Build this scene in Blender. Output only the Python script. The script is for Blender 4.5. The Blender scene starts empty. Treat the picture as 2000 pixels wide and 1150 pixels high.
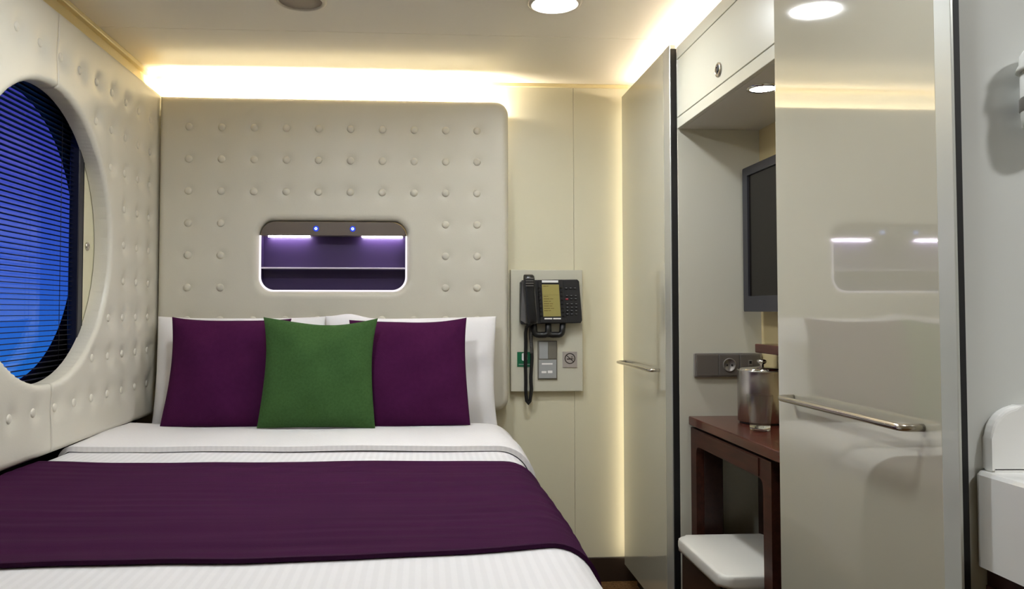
import bpy, bmesh, math, random
import numpy as np
from mathutils import Matrix, Vector

random.seed(7)
S = bpy.context.scene
COL = S.collection

# ------------------------------------------------------------------ camera
cd = bpy.data.cameras.new('camera')
cam = bpy.data.objects.new('camera', cd)
COL.objects.link(cam)
F, PX, PY, YAW, PITCH, H = 1560.0, 931.0, 553.5, 0.065, 0.0345, 1.12
cd.sensor_fit = 'HORIZONTAL'
cd.sensor_width = 36.0
cd.lens = F / 2000 * 36.0
cd.shift_x = (1000 - PX) / 2000
cd.shift_y = -(575 - PY) / 2000
cd.clip_start = 0.02
cam.location = (0, 0, H)
cam.rotation_euler = (math.pi / 2 + PITCH, 0, -YAW)
S.camera = cam

# ------------------------------------------------------------------ view
S.view_settings.view_transform = 'Standard'
S.view_settings.look = 'None'
S.view_settings.gamma = 1.0
S.view_settings.use_curve_mapping = False
S.view_settings.exposure = 0.0
try:
    S.cycles.max_bounces = 10
    S.cycles.diffuse_bounces = 6
    S.cycles.glossy_bounces = 5
    S.cycles.transmission_bounces = 8
    S.cycles.sample_clamp_indirect = 6
    S.cycles.caustics_reflective = False
    S.cycles.caustics_refractive = False
    S.cycles.blur_glossy = 0.5
except Exception:
    pass

# lamp radiances (the two fill downlights are unseen additions)
L_DOWN = 200.0      # downlight in view
L_FILL = 300.0      # unseen downlight added above the frame, window side, to even the light
L_FILL_R = 150.0    # unseen downlight added above the frame, door side, as fill
L_BATH = 260.0
L_COVE = 950.0
L_COVE_R = 80.0
L_SIDE = 9.5
L_NICHE = 110.0
L_READ = 55.0
C_WHITE = (0.93, 0.97, 1.0)
C_WARM = (1.0, 0.89, 0.73)
C_SIDE = (1.0, 0.87, 0.64)


def lin(c):
    out = []
    for v in c:
        v = v / 255.0
        out.append(v / 12.92 if v <= 0.04045 else ((v + 0.055) / 1.055) ** 2.4)
    return tuple(out) + (1.0,)


# ------------------------------------------------------------------ world: blue dusk sky outside
W = bpy.data.worlds.new('dusk')
S.world = W
W.use_nodes = True
nt = W.node_tree
nt.nodes.clear()
wo = nt.nodes.new('ShaderNodeOutputWorld')
bg = nt.nodes.new('ShaderNodeBackground')
tc = nt.nodes.new('ShaderNodeTexCoord')
sp = nt.nodes.new('ShaderNodeSeparateXYZ')
mr = nt.nodes.new('ShaderNodeMapRange')
mr.inputs['From Min'].default_value = -0.25
mr.inputs['From Max'].default_value = 0.55
rp = nt.nodes.new('ShaderNodeValToRGB')
els = rp.color_ramp.elements
els[0].position = 0.0
els[0].color = (0.006, 0.045, 0.22, 1)
els[1].position = 1.0
els[1].color = (0.010, 0.008, 0.085, 1)
for p, c in ((0.20, (0.012, 0.165, 0.60, 1)), (0.36, (0.026, 0.105, 0.60, 1)), (0.52, (0.050, 0.060, 0.46, 1)), (0.66, (0.032, 0.028, 0.25, 1))):
    e = els.new(p)
    e.color = c
bg.inputs['Strength'].default_value = 1.1
nt.links.new(tc.outputs['Generated'], sp.inputs[0])
nt.links.new(sp.outputs['Z'], mr.inputs['Value'])
nt.links.new(mr.outputs[0], rp.inputs[0])
nt.links.new(rp.outputs[0], bg.inputs[0])
nt.links.new(bg.outputs[0], wo.inputs[0])


# ------------------------------------------------------------------ materials
def new_mat(name):
    m = bpy.data.materials.new(name)
    m.use_nodes = True
    return m, m.node_tree, m.node_tree.nodes['Principled BSDF']


def pbr(name, col, rough=0.5, metal=0.0, spec=0.5, coat=0.0, bump=None, vary=None, sheen=0.0, coat_rough=0.03):
    """bump = (scale, strength, distance), vary = (scale, amount)"""
    m, t, b = new_mat(name)
    c = lin(col)
    b.inputs['Base Color'].default_value = c
    b.inputs['Roughness'].default_value = rough
    b.inputs['Metallic'].default_value = metal
    b.inputs['Specular IOR Level'].default_value = spec
    b.inputs['Coat Weight'].default_value = coat
    b.inputs['Coat Roughness'].default_value = coat_rough
    b.inputs['Sheen Weight'].default_value = sheen
    tcn = t.nodes.new('ShaderNodeTexCoord')
    if bump:
        n = t.nodes.new('ShaderNodeTexNoise')
        n.inputs['Scale'].default_value = bump[0]
        n.inputs['Detail'].default_value = 4
        bp = t.nodes.new('ShaderNodeBump')
        bp.inputs['Strength'].default_value = bump[1]
        bp.inputs['Distance'].default_value = bump[2]
        t.links.new(tcn.outputs['Object'], n.inputs['Vector'])
        t.links.new(n.outputs['Fac'], bp.inputs['Height'])
        t.links.new(bp.outputs['Normal'], b.inputs['Normal'])
    if vary:
        n2 = t.nodes.new('ShaderNodeTexNoise')
        n2.inputs['Scale'].default_value = vary[0]
        n2.inputs['Detail'].default_value = 5
        r2 = t.nodes.new('ShaderNodeValToRGB')
        a = vary[1]
        r2.color_ramp.elements[0].position = 0.3
        r2.color_ramp.elements[1].position = 0.7
        r2.color_ramp.elements[0].color = tuple(max(0, v * (1 - a)) for v in c[:3]) + (1,)
        r2.color_ramp.elements[1].color = tuple(min(1, v * (1 + a)) for v in c[:3]) + (1,)
        t.links.new(tcn.outputs['Object'], n2.inputs['Vector'])
        t.links.new(n2.outputs['Fac'], r2.inputs['Fac'])
        t.links.new(r2.outputs['Color'], b.inputs['Base Color'])
    return m


def emit(name, col, strength):
    m = bpy.data.materials.new(name)
    m.use_nodes = True
    t = m.node_tree
    t.nodes.clear()
    o = t.nodes.new('ShaderNodeOutputMaterial')
    e = t.nodes.new('ShaderNodeEmission')
    e.inputs[0].default_value = tuple(col) + (1,)
    e.inputs[1].default_value = strength
    t.links.new(e.outputs[0], o.inputs[0])
    return m


def weave(name, col, rough, scale_x, scale_y, strength, sheen=0.3, amt=0.1, axis='X', spec=0.3):
    """woven cloth: stretched noise along one axis for colour plus a fine thread relief"""
    m, t, b = new_mat(name)
    c = lin(col)
    b.inputs['Roughness'].default_value = rough
    b.inputs['Specular IOR Level'].default_value = spec
    b.inputs['Sheen Weight'].default_value = sheen
    b.inputs['Sheen Roughness'].default_value = 0.4
    tcn = t.nodes.new('ShaderNodeTexCoord')
    mp = t.nodes.new('ShaderNodeMapping')
    mp.inputs['Scale'].default_value = (scale_x, scale_y, scale_y)
    n = t.nodes.new('ShaderNodeTexNoise')
    n.inputs['Scale'].default_value = 1.0
    n.inputs['Detail'].default_value = 6
    r = t.nodes.new('ShaderNodeValToRGB')
    r.color_ramp.elements[0].position = 0.3
    r.color_ramp.elements[1].position = 0.7
    r.color_ramp.elements[0].color = tuple(v * (1 - amt) for v in c[:3]) + (1,)
    r.color_ramp.elements[1].color = tuple(min(1, v * (1 + amt)) for v in c[:3]) + (1,)
    n2 = t.nodes.new('ShaderNodeTexNoise')
    n2.inputs['Scale'].default_value = 420
    bp = t.nodes.new('ShaderNodeBump')
    bp.inputs['Strength'].default_value = strength
    bp.inputs['Distance'].default_value = 0.002
    t.links.new(tcn.outputs['Object'], mp.inputs['Vector'])
    t.links.new(mp.outputs[0], n.inputs['Vector'])
    t.links.new(n.outputs['Fac'], r.inputs['Fac'])
    t.links.new(r.outputs['Color'], b.inputs['Base Color'])
    t.links.new(tcn.outputs['Object'], n2.inputs['Vector'])
    t.links.new(n2.outputs['Fac'], bp.inputs['Height'])
    t.links.new(bp.outputs['Normal'], b.inputs['Normal'])
    return m


def satin(name, col, period, axis, angle=0.0):
    """white satin stripe cotton: two weaves alternate in stripes, with a slight sheen change"""
    m, t, b = new_mat(name)
    c = lin(col)
    tcn = t.nodes.new('ShaderNodeTexCoord')
    mp = t.nodes.new('ShaderNodeMapping')
    mp.inputs['Rotation'].default_value = (0, 0, angle)
    wv = t.nodes.new('ShaderNodeTexWave')
    wv.wave_type = 'BANDS'
    wv.bands_direction = axis
    wv.inputs['Scale'].default_value = 2 * math.pi / 20.0 / period
    r = t.nodes.new('ShaderNodeValToRGB')
    r.color_ramp.elements[0].position = 0.40
    r.color_ramp.elements[1].position = 0.60
    r.color_ramp.elements[0].color = tuple(v * 0.955 for v in c[:3]) + (1,)
    r.color_ramp.elements[1].color = c
    r2 = t.nodes.new('ShaderNodeMapRange')
    r2.inputs['To Min'].default_value = 0.75
    r2.inputs['To Max'].default_value = 0.5
    n2 = t.nodes.new('ShaderNodeTexNoise')
    n2.inputs['Scale'].default_value = 12
    n2.inputs['Detail'].default_value = 3
    bp = t.nodes.new('ShaderNodeBump')
    bp.inputs['Strength'].default_value = 0.25
    bp.inputs['Distance'].default_value = 0.01
    t.links.new(tcn.outputs['Object'], mp.inputs['Vector'])
    t.links.new(mp.outputs[0], wv.inputs['Vector'])
    t.links.new(wv.outputs['Fac'], r.inputs['Fac'])
    t.links.new(wv.outputs['Fac'], r2.inputs['Value'])
    t.links.new(r.outputs['Color'], b.inputs['Base Color'])
    t.links.new(r2.outputs[0], b.inputs['Roughness'])
    t.links.new(tcn.outputs['Object'], n2.inputs['Vector'])
    t.links.new(n2.outputs['Fac'], bp.inputs['Height'])
    t.links.new(bp.outputs['Normal'], b.inputs['Normal'])
    b.inputs['Specular IOR Level'].default_value = 0.25
    return m


def wood(name, c1, c2, rough, coat):
    m, t, b = new_mat(name)
    tcn = t.nodes.new('ShaderNodeTexCoord')
    mp = t.nodes.new('ShaderNodeMapping')
    mp.inputs['Scale'].default_value = (40, 3.5, 40)
    n = t.nodes.new('ShaderNodeTexNoise')
    n.inputs['Scale'].default_value = 1.5
    n.inputs['Detail'].default_value = 8
    n.inputs['Distortion'].default_value = 0.6
    r = t.nodes.new('ShaderNodeValToRGB')
    r.color_ramp.elements[0].position = 0.3
    r.color_ramp.elements[1].position = 0.7
    r.color_ramp.elements[0].color = lin(c1)
    r.color_ramp.elements[1].color = lin(c2)
    t.links.new(tcn.outputs['Object'], mp.inputs['Vector'])
    t.links.new(mp.outputs[0], n.inputs['Vector'])
    t.links.new(n.outputs['Fac'], r.inputs['Fac'])
    t.links.new(r.outputs['Color'], b.inputs['Base Color'])
    b.inputs['Roughness'].default_value = rough
    b.inputs['Coat Weight'].default_value = coat
    b.inputs['Coat Roughness'].default_value = 0.05
    return m


def clear_glass(name, tint=(1, 1, 1)):
    """thin pane: see-through with Fresnel reflection"""
    m = bpy.data.materials.new(name)
    m.use_nodes = True
    t = m.node_tree
    t.nodes.clear()
    o = t.nodes.new('ShaderNodeOutputMaterial')
    mx = t.nodes.new('ShaderNodeMixShader')
    tr = t.nodes.new('ShaderNodeBsdfTransparent')
    gl = t.nodes.new('ShaderNodeBsdfGlossy')
    lw = t.nodes.new('ShaderNodeLayerWeight')
    lw.inputs['Blend'].default_value = 0.5
    pw = t.nodes.new('ShaderNodeMath')
    pw.operation = 'POWER'
    pw.inputs[1].default_value = 5.0
    fr = t.nodes.new('ShaderNodeMapRange')
    fr.inputs['To Min'].default_value = 0.04
    fr.inputs['To Max'].default_value = 0.9
    t.links.new(lw.outputs['Facing'], pw.inputs[0])
    t.links.new(pw.outputs[0], fr.inputs['Value'])
    tr.inputs[0].default_value = tuple(tint) + (1,)
    gl.inputs['Roughness'].default_value = 0.02
    t.links.new(fr.outputs[0], mx.inputs[0])
    t.links.new(tr.outputs[0], mx.inputs[1])
    t.links.new(gl.outputs[0], mx.inputs[2])
    t.links.new(mx.outputs[0], o.inputs[0])
    return m


def solid_glass(name):
    m, t, b = new_mat(name)
    b.inputs['Base Color'].default_value = (0.97, 1.0, 0.98, 1)
    b.inputs['Transmission Weight'].default_value = 1.0
    b.inputs['Roughness'].default_value = 0.0
    b.inputs['IOR'].default_value = 1.47
    return m


M = {}
M['leather'] = pbr('cream_leatherette', (201, 196, 181), 0.42, spec=0.4, bump=(260, 0.10, 0.002), vary=(3, 0.03))
M['leather_left'] = pbr('cream_leatherette_side', (208, 203, 189), 0.36, spec=0.45, bump=(200, 0.12, 0.002), vary=(4, 0.03))
M['wall'] = pbr('cream_wall_panel', (216, 210, 184), 0.38, spec=0.4, vary=(2, 0.015))
M['ceiling'] = pbr('ceiling_enamel', (244, 238, 224), 0.22, spec=0.5, vary=(1.5, 0.015))
M['crown'] = pbr('crown_beige', (222, 206, 158), 0.35)
M['carpet'] = pbr('brown_carpet', (120, 88, 56), 0.95, spec=0.1, bump=(350, 0.8, 0.01), vary=(90, 0.45))
M['baseboard'] = pbr('baseboard_dark', (46, 34, 26), 0.45)
M['laminate'] = pbr('gloss_cream_laminate', (186, 182, 165), 0.05, spec=0.9, coat=0.9, coat_rough=0.02, vary=(2, 0.01))
M['cabinet'] = pbr('cabinet_cream', (204, 202, 187), 0.30, spec=0.5, coat=0.15)
M['niche_side'] = pbr('niche_side_grey', (206, 202, 192), 0.32)
M['niche_back'] = pbr('niche_back_beige', (206, 188, 140), 0.4)
M['black'] = pbr('plain_black', (10, 10, 11), 0.6)
M['hull'] = pbr('hull_black', (6, 6, 9), 0.7, spec=0.2)
M['slat'] = pbr('blind_slat_navy', (11, 11, 20), 0.5)
M['bar'] = pbr('window_bar_blue_grey', (34, 34, 44), 0.35, metal=0.4)
M['cover'] = pbr('sliding_cover_cream', (206, 200, 170), 0.35)
M['alu'] = pbr('brushed_aluminium', (190, 191, 186), 0.35, metal=0.55, bump=(300, 0.05, 0.001))
M['post'] = pbr('post_grey', (196, 198, 192), 0.3, metal=0.25)
M['steel'] = pbr('stainless_steel', (196, 190, 180), 0.22, metal=1.0, bump=(500, 0.05, 0.0005))
M['bucket'] = pbr('brushed_steel_bucket', (186, 182, 176), 0.3, metal=1.0, bump=(120, 0.04, 0.001))
M['chrome'] = pbr('polished_steel', (205, 202, 196), 0.08, metal=1.0)
M['linen'] = satin('white_satin_stripe', (218, 216, 217), 0.020, 'X')
M['sheet'] = satin('white_diagonal_sheet', (228, 225, 225), 0.012, 'X', 0.7)
M['pillowcase'] = pbr('white_pillowcase', (232, 229, 229), 0.8, spec=0.2, bump=(9, 0.25, 0.012))
M['mattress'] = pbr('mattress_white', (214, 211, 206), 0.8)
M['bedbase'] = pbr('bed_base_brown', (60, 44, 34), 0.6)
M['runner'] = weave('purple_runner_cloth', (52, 19, 49), 0.9, 3, 60, 0.25, sheen=0.0, amt=0.12, spec=0.05)
M['runner_hem'] = weave('purple_runner_hem', (44, 16, 42), 0.8, 5, 40, 0.2, sheen=0.0, amt=0.1, spec=0.05)
M['purple'] = weave('purple_cushion_cloth', (62, 21, 56), 0.9, 60, 60, 0.3, sheen=0.0, amt=0.08, spec=0.05)
M['green'] = weave('green_cushion_cloth', (55, 84, 46), 0.9, 130, 130, 0.4, sheen=0.0, amt=0.12, spec=0.08)
M['aubergine'] = pbr('aubergine_niche', (56, 42, 80), 0.35, spec=0.4)
M['hood'] = pbr('hood_grey', (98, 88, 80), 0.35)
M['rim'] = emit('lit_acrylic_rim', (1.0, 0.93, 1.0), 1.15)
M['shelf_edge'] = pbr('acrylic_shelf', (225, 215, 230), 0.2)
M['led_read'] = emit('led_reading', (0.93, 0.84, 1.0), L_READ)
M['led_blue'] = emit('led_blue_halo', (0.05, 0.10, 1.0), 0.75)
M['led_core'] = emit('led_blue_core', (0.55, 0.78, 1.0), 2.6)
M['down'] = emit('downlight_lens', C_WHITE, L_DOWN)
M['room'] = emit('fill_lens_window_side', C_WHITE, L_FILL)
M['room_r'] = emit('fill_lens_door_side', C_WHITE, L_FILL_R)
M['bath'] = emit('downlight_lens_washroom', (1.0, 1.0, 0.99), L_BATH)
M['niche_lamp'] = emit('spot_lens', (1.0, 0.96, 0.95), L_NICHE)
M['cove'] = emit('cove_led_warm', C_WARM, L_COVE)
M['cove_r'] = emit('cove_led_side', (1.0, 0.83, 0.64), L_COVE_R)
M['side'] = emit('vertical_led_warm', C_SIDE, L_SIDE)
M['white_plastic'] = pbr('white_plastic', (226, 226, 222), 0.35)
M['speaker'] = pbr('speaker_grille', (150, 138, 122), 0.6, bump=(900, 0.5, 0.001))
M['ring'] = pbr('lamp_ring', (205, 198, 182), 0.3)
M['plate'] = pbr('phone_panel_grey', (200, 197, 180), 0.4)
M['phone'] = pbr('phone_black', (32, 32, 35), 0.38)
M['phone_soft'] = pbr('phone_handset_black', (22, 23, 25), 0.3)
M['phone_key'] = pbr('phone_key_black', (14, 14, 16), 0.35)
M['phone_grey'] = pbr('phone_side_grey', (96, 94, 92), 0.4)
M['key_mark'] = pbr('key_mark_white', (150, 152, 158), 0.5)
M['key_red'] = pbr('key_red', (150, 20, 40), 0.4)
M['lcd'] = pbr('lcd_olive', (158, 148, 88), 0.3)
M['lcd_text'] = pbr('lcd_text', (104, 84, 30), 0.5)
M['label_white'] = pbr('paper_white', (238, 236, 234), 0.6)
M['switch_light'] = pbr('switch_light_grey', (158, 160, 160), 0.35)
M['switch_dark'] = pbr('switch_dark_grey', (112, 108, 98), 0.4)
M['sign_grey'] = pbr('sign_grey', (168, 160, 154), 0.4)
M['ink'] = pbr('sign_ink', (46, 38, 34), 0.5)
M['safety_green'] = pbr('safety_green', (0, 96, 62), 0.4)
M['socket_grey'] = pbr('socket_grey', (104, 98, 92), 0.4, metal=0.2)
M['socket_frame'] = pbr('socket_frame', (140, 136, 132), 0.3, metal=0.5)
M['walnut'] = wood('red_brown_veneer', (62, 29, 21), (90, 43, 32), 0.22, 0.15)
M['walnut'].node_tree.nodes['Principled BSDF'].inputs['Specular IOR Level'].default_value = 0.25
M['walnut_shaded'] = wood('red_brown_veneer_shaded', (48, 25, 18), (70, 36, 26), 0.45, 0.0)  # duller, darker veneer copy; the front's dimmer light is in its colour
M['walnut_shaded'].node_tree.nodes['Principled BSDF'].inputs['Specular IOR Level'].default_value = 0.2
M['walnut_dark'] = wood('dark_brown_veneer', (36, 19, 15), (52, 29, 22), 0.4, 0.1)
M['seat'] = pbr('white_seat_leatherette', (222, 219, 210), 0.4, bump=(200, 0.1, 0.001))
M['tv'] = pbr('tv_bezel', (44, 44, 50), 0.4, spec=0.3)
M['tv_screen'] = pbr('tv_screen', (22, 19, 17), 0.2, spec=0.15)
M['glass'] = clear_glass('window_glass', (0.97, 0.98, 1.0))
M['tumbler'] = clear_glass('tumbler_glass', (0.985, 1.0, 0.99))
M['tumbler_base'] = solid_glass('tumbler_base_glass')
M['ceramic'] = pbr('white_ceramic', (232, 232, 230), 0.12, spec=0.6)
M['partition'] = pbr('gloss_white_partition', (204, 206, 203), 0.14, spec=0.5, coat=0.2)
M['dark_red'] = pbr('dark_red_brown', (52, 26, 24), 0.5)
M['cord_black'] = pbr('cord_black', (14, 14, 15), 0.4)


# ------------------------------------------------------------------ object helpers
def link(name, me, mat=None, parent=None, smooth=False):
    o = bpy.data.objects.new(name, me)
    COL.objects.link(o)
    if mat is not None and len(me.materials) == 0:
        me.materials.append(mat)
    if smooth:
        me.polygons.foreach_set('use_smooth', [True] * len(me.polygons))
    if parent is not None:
        o.parent = parent
        o.matrix_parent_inverse = Matrix.Translation(-Vector(parent.location))
    return o


def fin(name, bm, mat, parent=None, smooth=False):
    bmesh.ops.recalc_face_normals(bm, faces=bm.faces)
    me = bpy.data.meshes.new(name)
    bm.to_mesh(me)
    bm.free()
    return link(name, me, mat, parent, smooth)


def raw(name, verts, faces, mat, parent=None, smooth=False, fix=True):
    me = bpy.data.meshes.new(name)
    me.from_pydata([tuple(v) for v in verts], [], [tuple(f) for f in faces])
    if fix:
        bm = bmesh.new()
        bm.from_mesh(me)
        bmesh.ops.recalc_face_normals(bm, faces=bm.faces)
        bm.to_mesh(me)
        bm.free()
    return link(name, me, mat, parent, smooth)


def thing(name, label, cat, loc, group=None):
    o = bpy.data.objects.new(name, None)
    COL.objects.link(o)
    o.location = loc
    o.empty_display_size = 0.05
    o['label'] = label
    o['category'] = cat
    if group:
        o['group'] = group
    return o


def tag(o, label, cat, group=None):
    o['label'] = label
    o['category'] = cat
    if group:
        o['group'] = group
    return o


def struct(o):
    o['kind'] = 'structure'
    return o


def bm_box(bm, x0, x1, y0, y1, z0, z1, bev=0.0, seg=2):
    r = bmesh.ops.create_cube(bm, size=1.0)
    vs = r['verts']
    for v in vs:
        v.co.x = x0 + (v.co.x + 0.5) * (x1 - x0)
        v.co.y = y0 + (v.co.y + 0.5) * (y1 - y0)
        v.co.z = z0 + (v.co.z + 0.5) * (z1 - z0)
    if bev > 0:
        es = list({e for v in vs for e in v.link_edges})
        bmesh.ops.bevel(bm, geom=es, offset=bev, segments=seg, profile=0.5, affect='EDGES')


def box(name, x0, x1, y0, y1, z0, z1, mat, parent=None, bev=0.0, seg=2):
    bm = bmesh.new()
    bm_box(bm, x0, x1, y0, y1, z0, z1, bev, seg)
    return fin(name, bm, mat, parent)


def boxes(name, lst, mat, parent=None, bev=0.0):
    bm = bmesh.new()
    for b in lst:
        bm_box(bm, *b, bev, 1)
    return fin(name, bm, mat, parent)


def bm_lathe(bm, prof, center, axis='Z', n=32, close=True):
    """profile = [(r, h)], revolved about an axis through center"""
    cx, cy, cz = center
    rings = []
    for r, h in prof:
        ring = []
        for k in range(n):
            a = 2 * math.pi * k / n
            u, v = r * math.cos(a), r * math.sin(a)
            if axis == 'Z':
                co = (cx + u, cy + v, cz + h)
            elif axis == 'Y':
                co = (cx + u, cy + h, cz + v)
            else:
                co = (cx + h, cy + u, cz + v)
            ring.append(bm.verts.new(co))
        rings.append(ring)
    for i in range(len(rings) - 1):
        for k in range(n):
            k2 = (k + 1) % n
            bm.faces.new((rings[i][k], rings[i][k2], rings[i + 1][k2], rings[i + 1][k]))
    if close:
        for ring in (rings[0], rings[-1]):
            try:
                bm.faces.new(ring)
            except ValueError:
                pass


def lathe(name, prof, center, mat, parent=None, axis='Z', n=32, smooth=True, close=True):
    bm = bmesh.new()
    bm_lathe(bm, prof, center, axis, n, close)
    o = fin(name, bm, mat, parent, smooth)
    return o


def bm_tube(bm, pts, r, n=10):
    pts = [Vector(p) for p in pts]
    rs = r if isinstance(r, (list, tuple)) else [r] * len(pts)
    rings = []
    up = None
    for i, p in enumerate(pts):
        a = pts[max(0, i - 1)]
        b = pts[min(len(pts) - 1, i + 1)]
        t = (b - a).normalized()
        if up is None:
            up = Vector((0, 0, 1)) if abs(t.z) < 0.9 else Vector((1, 0, 0))
        s = t.cross(up).normalized()
        up = s.cross(t).normalized()
        rings.append([bm.verts.new(p + (s * math.cos(2 * math.pi * k / n) + up * math.sin(2 * math.pi * k / n)) * rs[i]) for k in range(n)])
    for i in range(len(rings) - 1):
        for k in range(n):
            k2 = (k + 1) % n
            bm.faces.new((rings[i][k], rings[i][k2], rings[i + 1][k2], rings[i + 1][k]))
    bm.faces.new(rings[0])
    bm.faces.new(list(reversed(rings[-1])))


def tube(name, pts, r, mat, parent=None, n=10):
    bm = bmesh.new()
    bm_tube(bm, pts, r, n)
    return fin(name, bm, mat, parent, True)


def fillet(pts, rad, n=6):
    """round the inner corners of a polyline"""
    pts = [Vector(p) for p in pts]
    out = [pts[0]]
    for i in range(1, len(pts) - 1):
        a = (pts[i - 1] - pts[i]).normalized()
        b = (pts[i + 1] - pts[i]).normalized()
        p0, p2 = pts[i] + a * rad, pts[i] + b * rad
        for k in range(n + 1):
            t = k / n
            out.append(p0 * (1 - t) ** 2 + pts[i] * 2 * t * (1 - t) + p2 * t * t)
    out.append(pts[-1])
    return out


def rrect(u0, u1, v0, v1, rad, n=8):
    """rounded rectangle outline, rad = one value or (bl, br, tr, tl)"""
    rs = rad if isinstance(rad, (list, tuple)) else (rad,) * 4
    out = []
    for (cu, cv, a0, r) in ((u0 + rs[0], v0 + rs[0], math.pi, rs[0]), (u1 - rs[1], v0 + rs[1], 1.5 * math.pi, rs[1]),
                            (u1 - rs[2], v1 - rs[2], 0, rs[2]), (u0 + rs[3], v1 - rs[3], 0.5 * math.pi, rs[3])):
        for k in range(n + 1):
            a = a0 + 0.5 * math.pi * k / n
            out.append((cu + r * math.cos(a), cv + r * math.sin(a)))
    return out


def bm_prism(bm, outline, d0, d1, axis='Y', bev=0.0):
    """extrude a 2D outline along an axis. Y: outline=(x,z); X: (y,z); Z: (x,y)"""
    def co(p, d):
        return {'Y': (p[0], d, p[1]), 'X': (d, p[0], p[1]), 'Z': (p[0], p[1], d)}[axis]
    a = [bm.verts.new(co(p, d0)) for p in outline]
    b = [bm.verts.new(co(p, d1)) for p in outline]
    n = len(outline)
    f0 = bm.faces.new(a)
    f1 = bm.faces.new(list(reversed(b)))
    for k in range(n):
        bm.faces.new((a[k], b[k], b[(k + 1) % n], a[(k + 1) % n]))
    if bev:
        bmesh.ops.bevel(bm, geom=list(f0.edges) + list(f1.edges), offset=bev, segments=3, profile=0.5, affect='EDGES')


def prism(name, outline, d0, d1, mat, parent=None, axis='Y', bev=0.0, smooth=False):
    bm = bmesh.new()
    bm_prism(bm, outline, d0, d1, axis, bev)
    return fin(name, bm, mat, parent, smooth)


def frame_prism(name, outer, inner, d0, d1, mat, parent=None, axis='Y'):
    """ring between two outlines with equal point counts"""
    bm = bmesh.new()

    def co(p, d):
        return {'Y': (p[0], d, p[1]), 'X': (d, p[0], p[1]), 'Z': (p[0], p[1], d)}[axis]
    L = [[bm.verts.new(co(p, d)) for p in o] for o, d in ((outer, d0), (inner, d0), (inner, d1), (outer, d1))]
    n = len(outer)
    for i in range(4):
        A, B = L[i], L[(i + 1) % 4]
        for k in range(n):
            bm.faces.new((A[k], A[(k + 1) % n], B[(k + 1) % n], B[k]))
    return fin(name, bm, mat, parent)


def pad(name, sdf, u0, u1, v0, v1, res, thick, rad, dimples, mapf, mat, parent=None, sig=0.02, dep=0.010):
    """upholstered slab: grid cut to sdf<0, rolled edge of radius rad, dimples at the buttons"""
    nu = int(round((u1 - u0) / res))
    nv = int(round((v1 - v0) / res))
    u = np.linspace(u0, u1, nu + 1)
    v = np.linspace(v0, v1, nv + 1)
    U, V = np.meshgrid(u, v, indexing='ij')
    D = sdf(U, V)
    ins = D < 0
    q = ins[:-1, :-1] | ins[1:, :-1] | ins[:-1, 1:] | ins[1:, 1:]
    e = 1e-4
    for _ in range(4):
        D = sdf(U, V)
        gu = (sdf(U + e, V) - sdf(U - e, V)) / (2 * e)
        gv = (sdf(U, V + e) - sdf(U, V - e)) / (2 * e)
        g = np.sqrt(gu ** 2 + gv ** 2) + 1e-9
        out = D > 0
        U = np.where(out, np.clip(U - D * gu / g, u0, u1), U)
        V = np.where(out, np.clip(V - D * gv / g, v0, v1), V)
    d = np.clip(-sdf(U, V), 0, None)
    t = np.clip(d / rad, 0, 1)
    Hh = thick - rad + rad * np.sqrt(np.clip(1 - (1 - t) ** 2, 0, 1))
    for (a, b) in dimples:
        r2 = (U - a) ** 2 + (V - b) ** 2
        Hh = Hh - dep * np.exp(-r2 / (2 * sig ** 2)) - 0.35 * dep * np.exp(-r2 / (2 * (2.4 * sig) ** 2))
    idx = -np.ones(U.shape, int)
    used = np.zeros(U.shape, bool)
    used[:-1, :-1] |= q
    used[1:, :-1] |= q
    used[:-1, 1:] |= q
    used[1:, 1:] |= q
    idx[used] = np.arange(used.sum())
    P = [mapf(a, b, c) for a, b, c in zip(U[used], V[used], Hh[used])]
    ii, jj = np.nonzero(q)
    faces = [(idx[i, j], idx[i + 1, j], idx[i + 1, j + 1], idx[i, j + 1]) for i, j in zip(ii, jj)]
    cnt = {}
    for f in faces:
        for k in range(4):
            a, b = f[k], f[(k + 1) % 4]
            key = (a, b) if a < b else (b, a)
            cnt[key] = None if key in cnt else (a, b)
    Uf, Vf = U[used], V[used]
    back = {}
    for ed in cnt.values():
        if ed is None:
            continue
        for a in ed:
            if a not in back:
                back[a] = len(P)
                P.append(mapf(Uf[a], Vf[a], 0.0))
        a, b = ed
        faces.append((b, a, back[a], back[b]))
    return raw(name, P, faces, mat, parent, smooth=True)


def sd_rrect(U, V, u0, u1, v0, v1, rad):
    cu, cv = (u0 + u1) / 2, (v0 + v1) / 2
    qx = np.abs(U - cu) - (u1 - u0) / 2 + rad
    qy = np.abs(V - cv) - (v1 - v0) / 2 + rad
    return np.sqrt(np.maximum(qx, 0) ** 2 + np.maximum(qy, 0) ** 2) + np.minimum(np.maximum(qx, qy), 0) - rad


def smooth_noise(x, y, seed=0):
    r = random.Random(seed)
    s = 0
    for k in range(6):
        a = r.uniform(0, 6.28)
        f = r.uniform(4, 18)
        s += math.sin((x * math.cos(a) + y * math.sin(a)) * f + r.uniform(0, 6.28)) / 6
    return s


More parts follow.
